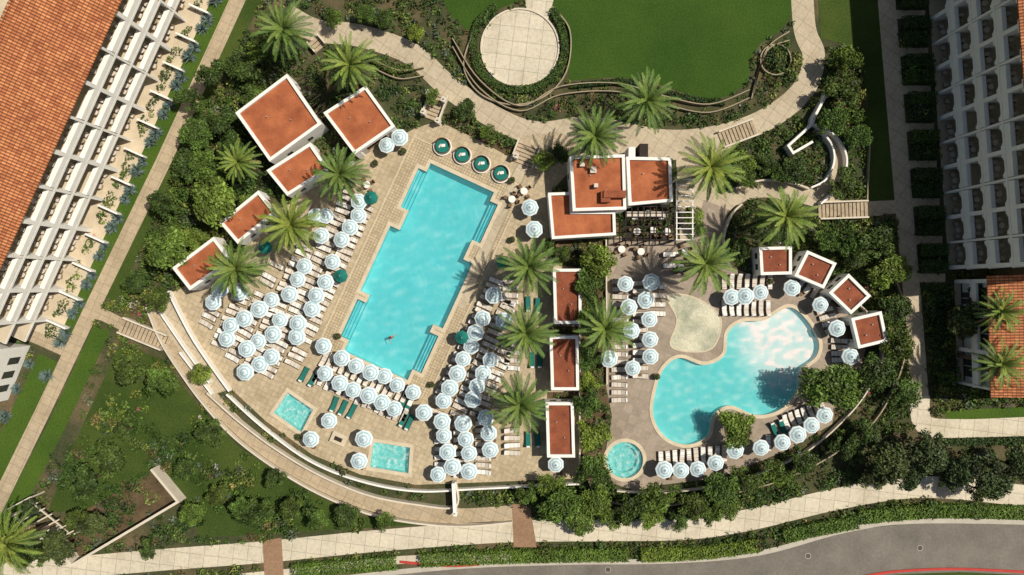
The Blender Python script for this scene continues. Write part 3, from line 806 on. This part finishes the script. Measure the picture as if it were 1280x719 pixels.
# ---------------------------------------------------------------- broadleaf trees
def tree_mesh(name,h,R,seed,col,dens=125,leaf=.18,nc=26):
    r=np.random.default_rng(seed); random.seed(seed)
    V,C=trunk_quads(h*.55,.2,.12,(.10,.075,.05),8,seg=5)
    V=list(V);C=list(C); allc=[];alln=[];cc=[]
    for k in range(nc):
        a=r.uniform(0,6.28); rr=R*math.sqrt(r.uniform(0,1))*r.uniform(.7,.95); z=h*(.62+.30*(1-(rr/R)**2)*r.uniform(.6,1.1))
        c=np.array((rr*math.cos(a),rr*math.sin(a),z))
        s=np.array((0,0,h*.45)); t=np.array((-math.sin(a),math.cos(a),0))
        V.append([tuple(s-t*.07),tuple(s+t*.07),tuple(c+t*.02),tuple(c-t*.02)]); C.append(np.array((.09,.07,.045)))
        u=np.array((0,0,.06)); V.append([tuple(s-u),tuple(s+u),tuple(c+u*.3),tuple(c-u*.3)]); C.append(np.array((.09,.07,.045)))
        cr=R*r.uniform(.18,.42); n=int(dens*(cr/.8)**2)+30
        d=nrm(r.normal(0,1,(n,3))); d[:,2]=np.where(d[:,2]<-.3,-d[:,2],d[:,2])
        p=c+d*np.array((cr,cr,cr*.75))*r.uniform(.45,1.08,(n,1)); allc.append(p);alln.append(d)
        cc.append(np.array(col)*r.uniform(.55,1.6)*r.uniform(.6,1.4,(n,1)))
    p=np.concatenate(allc);d=np.concatenate(alln)
    LV=leaves(p,d,leaf*r.uniform(.6,1.4,len(p)),.5,.8)
    return quad_mesh(name,np.concatenate([np.array(V),LV]),np.concatenate([np.array(C),np.concatenate(cc)]))
TC=[(.05,.082,.015),(.075,.125,.02),(.12,.18,.028),(.045,.068,.02)]
TH=(4.5,5,4.5,6);TR=(2.2,2.4,2.2,2.3)
trees=[[tree_mesh('tree_mesh',TH[k],TR[k],11+k+10*j,TC[k],nc=22+4*j) for j in range(2)] for k in range(4)]
random.seed(3)
def put_tree(px,py,rpx,kind,h=None):
    hs=rpx*S*.95/TR[kind]; H2=TH[kind]*hs*.9
    x,y=W(px,py,H2); inst('tree',random.choice(trees[kind]),x,y,0,random.uniform(0,6.28),(hs*random.uniform(.85,1.15),hs*random.uniform(.85,1.15),hs*random.uniform(.75,1.05)))
for t in ((265,250,32,2),(205,308,26,2),(215,310,22,1),(240,300,16,2),(752,325,24,2),(738,360,22,1),(737,400,18,1),(738,450,20,1),(735,500,20,1),(742,545,20,2),(738,590,22,1),(735,480,15,2),
    (1045,485,34,1),(925,537,24,2),(925,312,18,0),(190,375,18,0),(165,352,16,0),(230,120,20,0),(262,90,22,0),(300,80,20,0),(325,62,18,1),(240,165,20,1),(270,150,22,0),(225,205,22,0),(285,180,18,0),(305,255,14,1),(250,205,20,1),(200,255,18,0),(310,115,16,1),
    (1060,110,24,0),(1045,150,20,1),(1060,75,20,1),(1100,300,24,0),(1120,340,24,1),(1080,320,20,0),(1128,430,22,0),(1105,470,26,0),(1060,300,18,1),(1138,495,20,1),(1125,385,20,0),(1040,300,18,1),
    (700,635,24,1),(725,655,18,2),(690,610,18,1),(830,625,24,1),(870,635,22,0),(905,612,20,1),(790,640,22,0),(745,628,20,1),(940,605,22,0),(980,595,20,1),(660,618,16,1),(850,655,14,1),(910,640,18,1),(1010,580,16,0),(765,650,16,1),(815,650,15,2),(890,650,14,1),(1060,560,18,0),
    (1120,580,24,3),(1175,572,26,3),(1215,590,24,3),(1255,600,26,3),(1275,585,22,3),(1140,600,18,3),(1090,545,20,0),(1230,615,18,3),(1225,400,24,3),(1240,370,20,3),(1100,600,18,3),(1195,600,18,3),
    (130,575,22,0),(100,605,24,0),(160,465,22,0),(195,480,20,1),(225,590,16,0),(260,545,18,0),(300,640,18,1),(340,600,14,0),(250,470,16,2),(105,660,18,3),(60,690,22,3),(30,640,16,3),(180,690,14,0),(270,620,16,0),(320,645,20,0),(390,650,18,1),(430,650,16,0),(480,655,14,1),(90,655,16,0),(150,540,16,0),(235,645,16,1),(360,640,16,0),
    (480,20,14,0),(455,15,14,1),(415,20,14,1),(520,40,12,2),(580,135,14,0),(610,165,13,1),(680,200,14,1),(700,190,14,0),(930,205,18,1),(960,200,16,0),(940,225,14,1),(1000,210,18,0),(980,215,14,1),(870,270,14,2),(875,285,10,1),(690,310,14,1),(705,318,12,0),(540,120,10,1),(1060,225,18,0),(1075,170,16,1),(30,700,20,0)):
    put_tree(*t)
# ---------------------------------------------------------------- umbrellas / loungers
def umbrella_mesh(ca='ublue',cb='uwhite',R=1.16,rings=6):
    mb=MB(); n=8
    def pt(k,f):
        a=2*math.pi*k/n; r=R*f; return (r*math.cos(a),r*math.sin(a),2.78-.66*f-.06*math.sin(f*math.pi))
    for k in range(n):
        for j in range(rings):
            f0,f1=j/rings,(j+1)/rings; m=ca if j%2==0 else cb
            if j==0: mb.face([pt(k,0),pt(k,f1),pt(k+1,f1)],m)
            else: mb.face([pt(k,f0),pt(k,f1),pt(k+1,f1),pt(k+1,f0)],m)
        a,b=pt(k,1),pt(k+1,1); mb.face([a,b,(b[0]*1.01,b[1]*1.01,b[2]-.17),(a[0]*1.01,a[1]*1.01,a[2]-.17)],cb)
    mb.cyl((0,0,.05),.03,2.7,'metal',8); mb.cyl((0,0,.05),.3,.09,'metal',12); mb.cyl((0,0,2.79),.05,.1,'uwhite',8,.01)
    return mb.mesh('umbrella')
um=umbrella_mesh(); umt=umbrella_mesh('teal','teal',.85)
UM=[(483,181),(499,171),(447,252),(446,268),(436,284),(405,270),(401,295),(427,300),(415,327),(405,353),(380,333),(371,350),(395,370),(388,387),(372,405),(370,421),(360,367),(338,376),(347,400),(322,387),(305,399),(341,419),(321,427),(298,366),(306,437),(286,408),(264,379),(273,362),(282,425),(339,447),(322,456),(305,465),(392,270),(404,434),(406,468),(427,449),(444,458),(462,466),(479,472),(496,481),(516,491),(423,480),(440,488),(459,495),(476,504),(493,512),(529,517),(409,528),(388,551),(453,549),(447,577),
(629,401),(616,370),(603,397),(594,417),(613,450),(603,467),(589,434),(578,449),(571,467),(596,484),(554,501),(562,485),(592,501),(612,543),(551,528),(580,531),(608,524),(555,546),(583,550),(558,566),(586,569),(612,563),(547,596),(565,585),(586,590),(695,583),(663,259),(667,287),
(783,355),(814,352),(787,384),(809,374),(812,400),(790,415),(814,424),(762,448),(815,447),(793,461),(915,371),(934,371),(953,366),(993,361),(1028,380),(1049,410),(1066,447),(831,590),(853,590),(875,588),(897,579),(919,563),(953,560),(981,555),(999,544),(1016,533),(1032,519)]
for x,y in UM: inst('pool_umbrella',um,*W(x,y,2.4),0,random.uniform(0,.8),random.uniform(.86,.97),(random.uniform(-.06,.06),random.uniform(-.06,.06)))
for x,y in ((463,247),(425,345),(577,422),(330,309),(629,328)): inst('teal_umbrella',umt,*W(x,y,2.4),0,random.uniform(0,.8))
def lounger_mesh(c='cush',tow=False):
    mb=MB(); 
    for s in (-1,1): mb.box((0,s*.31,.27),(1.95,.05,.06),'frame')
    for x in (-.85,.85):
        for s in (-1,1): mb.box((x,s*.31,.05),(.05,.05,.22),'frame')
    mb.box((-.32,0,.33),(1.28,.56,.09),c)
    a=math.radians(24); x0,z0=.33,.34; L=.68
    x1,z1=x0+L*math.cos(a),z0+L*math.sin(a)
    lo=[(x0,-.28,z0),(x1,-.28,z1),(x1,.28,z1),(x0,.28,z0)]; hi=[(p[0]-.03,p[1],p[2]+.09) for p in lo]
    mb.face(lo,c);mb.face(hi,c)
    for k in range(4): mb.face([lo[k],lo[(k+1)%4],hi[(k+1)%4],hi[k]],c)
    mb.box((.86,0,z1+.03),(.2,.42,.08),'cush2')
    mb.box((x1-.1,.0,.27),(.05,.55,.25),'frame')
    if tow: mb.box((-.45,0,.421),(.7,.5,.03),'cush2')
    for k in range(3): mb.box((-.75+k*.5,0,.421 if not tow else .452),(.03,.56,.006),'frame')
    return mb.mesh('sun_lounger')
lm=[lounger_mesh(),lounger_mesh('cush'),lounger_mesh('cush',True),lounger_mesh('cush2')]; lt=lounger_mesh('teal')
def lounger(px,py,dx,dy,teal=False):
    x,y=W(px,py,.35); inst('sun_lounger',lt if teal else random.choice(lm),x,y,.045,math.atan2(-dy,dx)+random.uniform(-.08,.08),1.0)
UX=(.909,.418); VX=(-.418,.909)
def field(us,vs,poly,axis='u',flip=1,step=8.6):
    for i,u in enumerate(us):
        v=vs[0]; k=0
        while v<vs[1]:
            p=P(u+random.uniform(-1.3,1.3),v) if axis=='u' else P(v,u+random.uniform(-1.3,1.3))
            if inpoly(np.array([p[0]]),np.array([p[1]]),poly)[0] and random.random()>.03:
                f=flip*(1 if i%2 else -1)
                d=UX if axis=='u' else VX
                lounger(p[0],p[1],d[0]*f,d[1]*f)
            k+=1; v+=7.6 if k%2 else 9.6
leftpoly=[(440,240),(466,262),(404,428),(352,468),(304,480),(262,420),(250,388),(300,372),(336,335),(395,300),(405,262)]
field([-94,-119,-141,-166,-188,-213],(-10,330),leftpoly)
field([277,302],(-62,66),[(380,420),(540,480),(540,560),(380,520)],'v',-1)
field([92,118,141],(100,285),[(600,340),(640,345),(640,520),(520,520),(560,430)],'u')
def line(p0,p1,n,dx,dy,teal=False):
    for i in range(n):
        t=i/max(1,n-1); lounger(p0[0]+(p1[0]-p0[0])*t,p0[1]+(p1[1]-p0[1])*t,dx,dy,teal)
for x,f,y0,y1 in ((553,1,524,590),(577,-1,522,594),(604,1,520,590),(640,-1,538,566)):
    line((x,y0),(x,y1),int((y1-y0)/8.3)+1,f,0)
line((775,352),(775,400),6,1,0); line((774,424),(774,500),9,1,0); line((800,354),(800,470),13,-1,0); line((822,358),(822,392),4,-1,0)
line((905,352),(962,352),7,0,-1); line((905,385),(960,385),7,0,1); 
for i in range(5): lounger(1003+i*8,352+i*6,.5,-.8)
for i in range(4): lounger(1030+i*3.5,388+i*8,.9,-.3)
for i in range(4): lounger(1048+i*.5,426+i*8,1,0)
line((826,574),(905,566),10,0,1); line((982,527),(1028,508),7,-.4,-.9) 
line((915,553),(960,553),2,0,1)
line((838,318),(838,332),2,-1,0)
line((380,468),(392,474),2,-.4,.9,True); line((418,505),(440,514),3,-.4,.9,True); line((505,500),(512,503),2,-.4,.9,True)
line((505,524),(512,528),2,-.4,.9,True); line((660,380),(672,382),2,0,1,True); line((660,549),(672,549),2,0,1,True); line((665,450),(675,450),2,0,1,True); line((968,537),(978,533),2,-.4,-.9,True)
line((638,352),(638,378),4,1,0); line((640,432),(640,460),4,1,0); 
mb=MB(); mb.cyl((0,0,.05),.04,.4,'metal',6); mb.cyl((0,0,.45),.25,.04,'wood',12); stm=mb.mesh('side_table')
for x,y in UM[::2]: inst('side_table',stm,*W(x+6,y+7))
mb=MB(); mb.cyl((0,0,.05),1.15,.35,'white',28); mb.cyl((0,0,.4),1.02,.1,'wood',28); mb.cyl((0,0,.5),.88,.22,'teal',28,.82)
mb.box((.1,.1,.725),(.5,.35,.1),'cush2',.5); mb.box((-.25,-.1,.725),(.5,.2,.1),'cush',1.4)
for i in range(14):
    a=math.pi*(.15+.75*i/13); mb.box((.95*math.cos(a),.95*math.sin(a),.5),(.24,.12,.5),'wood',a+math.pi/2)
dbm=mb.mesh('round_daybed')
for x,y in ((553,183),(578,194),(602,205),(626,217)): inst('round_daybed',dbm,*W(x,y,.5),0,-.4)
mb=MB(); mb.cyl((0,0,.05),.06,.68,'metal',8); mb.cyl((0,0,.73),.45,.05,'cush2',16)
for k in range(4):
    a=k*math.pi/2+.4; c=(.8*math.cos(a),.8*math.sin(a)); mb.box((*c,.42),(.42,.42,.07),'wood',a); mb.box((.98*math.cos(a),.98*math.sin(a),.49),(.06,.42,.4),'wood',a)
    for s in (-1,1): mb.box((c[0]+.17*s*math.cos(a),c[1]+.17*s*math.sin(a),.05),(.05,.36,.37),'wood',a)
dsm=mb.mesh('dining_table_set')
for x,y in ((792,272),(808,268),(826,272),(795,290),(815,288),(832,290),(776,312),(800,315),(855,315),(700,315),(460,232),(640,250),(655,240),(850,335),(440,205)): inst('dining_table_set',dsm,*W(x,y),0,random.random())
mb=MB(); mb.box((0,0,.05),(1.9,1.3,.45),'white',0,'coping'); mb.box((0,0,.502),(1.0,.5,.03),'dark')
o=mb.obj('fire_pit'); o.location=(*W(424,548),0); o.rotation_euler=(0,0,-.4)
mb=MB(); mb.box((0,0,0),(.7,.7,1.9),'white'); mb.box((0,0,1.9),(.85,.85,.12),'cream'); mb.cyl((0,0,2.02),.14,.35,'metal',8,.1); pil=mb.mesh('entry_pillar')
for x,y in ((531,143),(549,154),(645,197),(672,209),(556,128),(538,120),(570,637)): inst('entry_pillar',pil,*W(x,y),0,-.42,.75)
mb=MB(); mb.cyl((0,0,.05),.32,.55,'tanwall',14,.42); mb.cyl((0,0,.602),.38,.02,'soil',12); pl=mb.mesh('planter_pot')
PX=[(505,190),(640,226),(424,420),(540,480),(640,300),(636,430),(762,330),(870,320),(960,352),(820,470),(760,520),(735,200),(470,205),(375,545),(430,590)]
for x,y in PX: inst('planter_pot',pl,*W(x,y))
bushes('potted_plants',[W(x,y) for x,y in PX],[.42]*len(PX),[.5]*len(PX),[(.05,.09,.02)]*len(PX),K=300,leaf=.1,z0=.6)
# ---------------------------------------------------------------- swimmer
def swimmer(px,py,z):
    J={'pel':(0,0,.92),'sp':(0,.01,1.15),'ch':(0,.0,1.36),'nk':(0,0,1.48),'hd':(0,-.01,1.58),'tp':(0,-.01,1.70)}
    R={'pel':.14,'sp':.12,'ch':.15,'nk':.055,'hd':.085,'tp':.07}
    E=[('pel','sp'),('sp','ch'),('ch','nk'),('nk','hd'),('hd','tp')]
    for s,n in ((-1,'l'),(1,'r')):
        J.update({'sh'+n:(s*.19,0,1.40),'el'+n:(s*.42,-.10,1.22),'wr'+n:(s*.56,-.30,1.16),'pm'+n:(s*.59,-.38,1.16)})
        R.update({'sh'+n:.055,'el'+n:.042,'wr'+n:.028,'pm'+n:.035})
        E+=[('ch','sh'+n),('sh'+n,'el'+n),('el'+n,'wr'+n),('wr'+n,'pm'+n)]
        for f in range(4):
            k='f%d'%f+n; J[k]=(s*.59+(f-1.5)*.02,-.46-.01*(f in(1,2)),1.15); R[k]=.009; E.append(('pm'+n,k))
        k='th'+n; J[k]=(s*.59-s*.06,-.38,1.15); R[k]=.010; E.append(('pm'+n,k))
        J.update({'hp'+n:(s*.1,0,.86),'kn'+n:(s*.12,-.04,.48),'an'+n:(s*.12,.02,.08),'ft'+n:(s*.13,-.14,.03)})
        R.update({'hp'+n:.09,'kn'+n:.055,'an'+n:.038,'ft'+n:.03})
        E+=[('pel','hp'+n),('hp'+n,'kn'+n),('kn'+n,'an'+n),('an'+n,'ft'+n)]
    ks=list(J); me=bpy.data.meshes.new('body'); me.from_pydata([J[k] for k in ks],[(ks.index(a),ks.index(b)) for a,b in E],[])
    root=empty('swimmer',Matrix.Translation((*W(px,py),z))@Matrix.Rotation(.9,4,'Z'))
    o=bpy.data.objects.new('body',me); COL.objects.link(o); o.parent=root
    o.modifiers.new('s','SKIN')
    for i,k in enumerate(ks):
        sv=me.skin_vertices[0].data[i] if me.skin_vertices else None
        if sv: sv.radius=(R[k],R[k]); sv.use_root=(k=='pel')
    o.modifiers.new('ss','SUBSURF').levels=1; me.materials.append(M['skin'])
    mb=MB(); mb.cyl((0,-.0,1.6),.098,.08,'hair',12,.09); mb.cyl((0,0,1.68),.09,.05,'hair',12,.03); mb.obj('hair',root)
    mb=MB(); mb.cyl((0,0,1.1),.165,.28,'swim',14,.185,True); mb.obj('swimwear',root)
    mb=MB(); mb.box((0,-.098,1.585),(.025,.03,.035),'skin'); 
    for s in (-1,1): mb.box((s*.035,-.09,1.61),(.02,.012,.01),'hair'); mb.box((s*.088,-.0,1.58),(.015,.03,.05),'skin')
    mb.box((0,-.09,1.545),(.045,.012,.01),'swim'); mb.obj('face',root)
try:
    swimmer(489,422,-1.25)
except Exception as e: print('swimmer',e)
# ---------------------------------------------------------------- light, sky, camera
el=math.radians(57); sd=Vector((1,.30,0)).normalized(); sun_dir=Vector((sd.x*math.cos(el),sd.y*math.cos(el),math.sin(el)))
wd=bpy.data.worlds.new('World'); scene.world=wd; wd.use_nodes=True; nt=wd.node_tree
sk=nt.nodes.new('ShaderNodeTexSky'); sk.sky_type='NISHITA'; sk.sun_disc=False; sk.sun_elevation=el; sk.sun_rotation=math.atan2(sd.x,sd.y)
mxw=mixc(nt,1.0,sk.outputs[0],(1.0,.88,.74),'MULTIPLY')
nt.links.new(mxw,nt.nodes['Background'].inputs[0]); nt.nodes['Background'].inputs[1].default_value=.085
l=bpy.data.lights.new('sun','SUN'); l.energy=4.6; l.angle=math.radians(.5); l.color=(1,.93,.81)
o=bpy.data.objects.new('sun',l); COL.objects.link(o); o.rotation_euler=sun_dir.to_track_quat('Z','Y').to_euler(); o.location=(60,13,90)
cam=bpy.data.cameras.new('camera'); cam.sensor_width=36; cam.lens=36*H/128.0; cam.clip_end=5000
c=bpy.data.objects.new('camera',cam); COL.objects.link(c); c.location=(0,0,H); c.rotation_euler=(0,0,0); scene.camera=c
scene.view_settings.view_transform='Standard'; scene.view_settings.look='None'; scene.view_settings.exposure=0
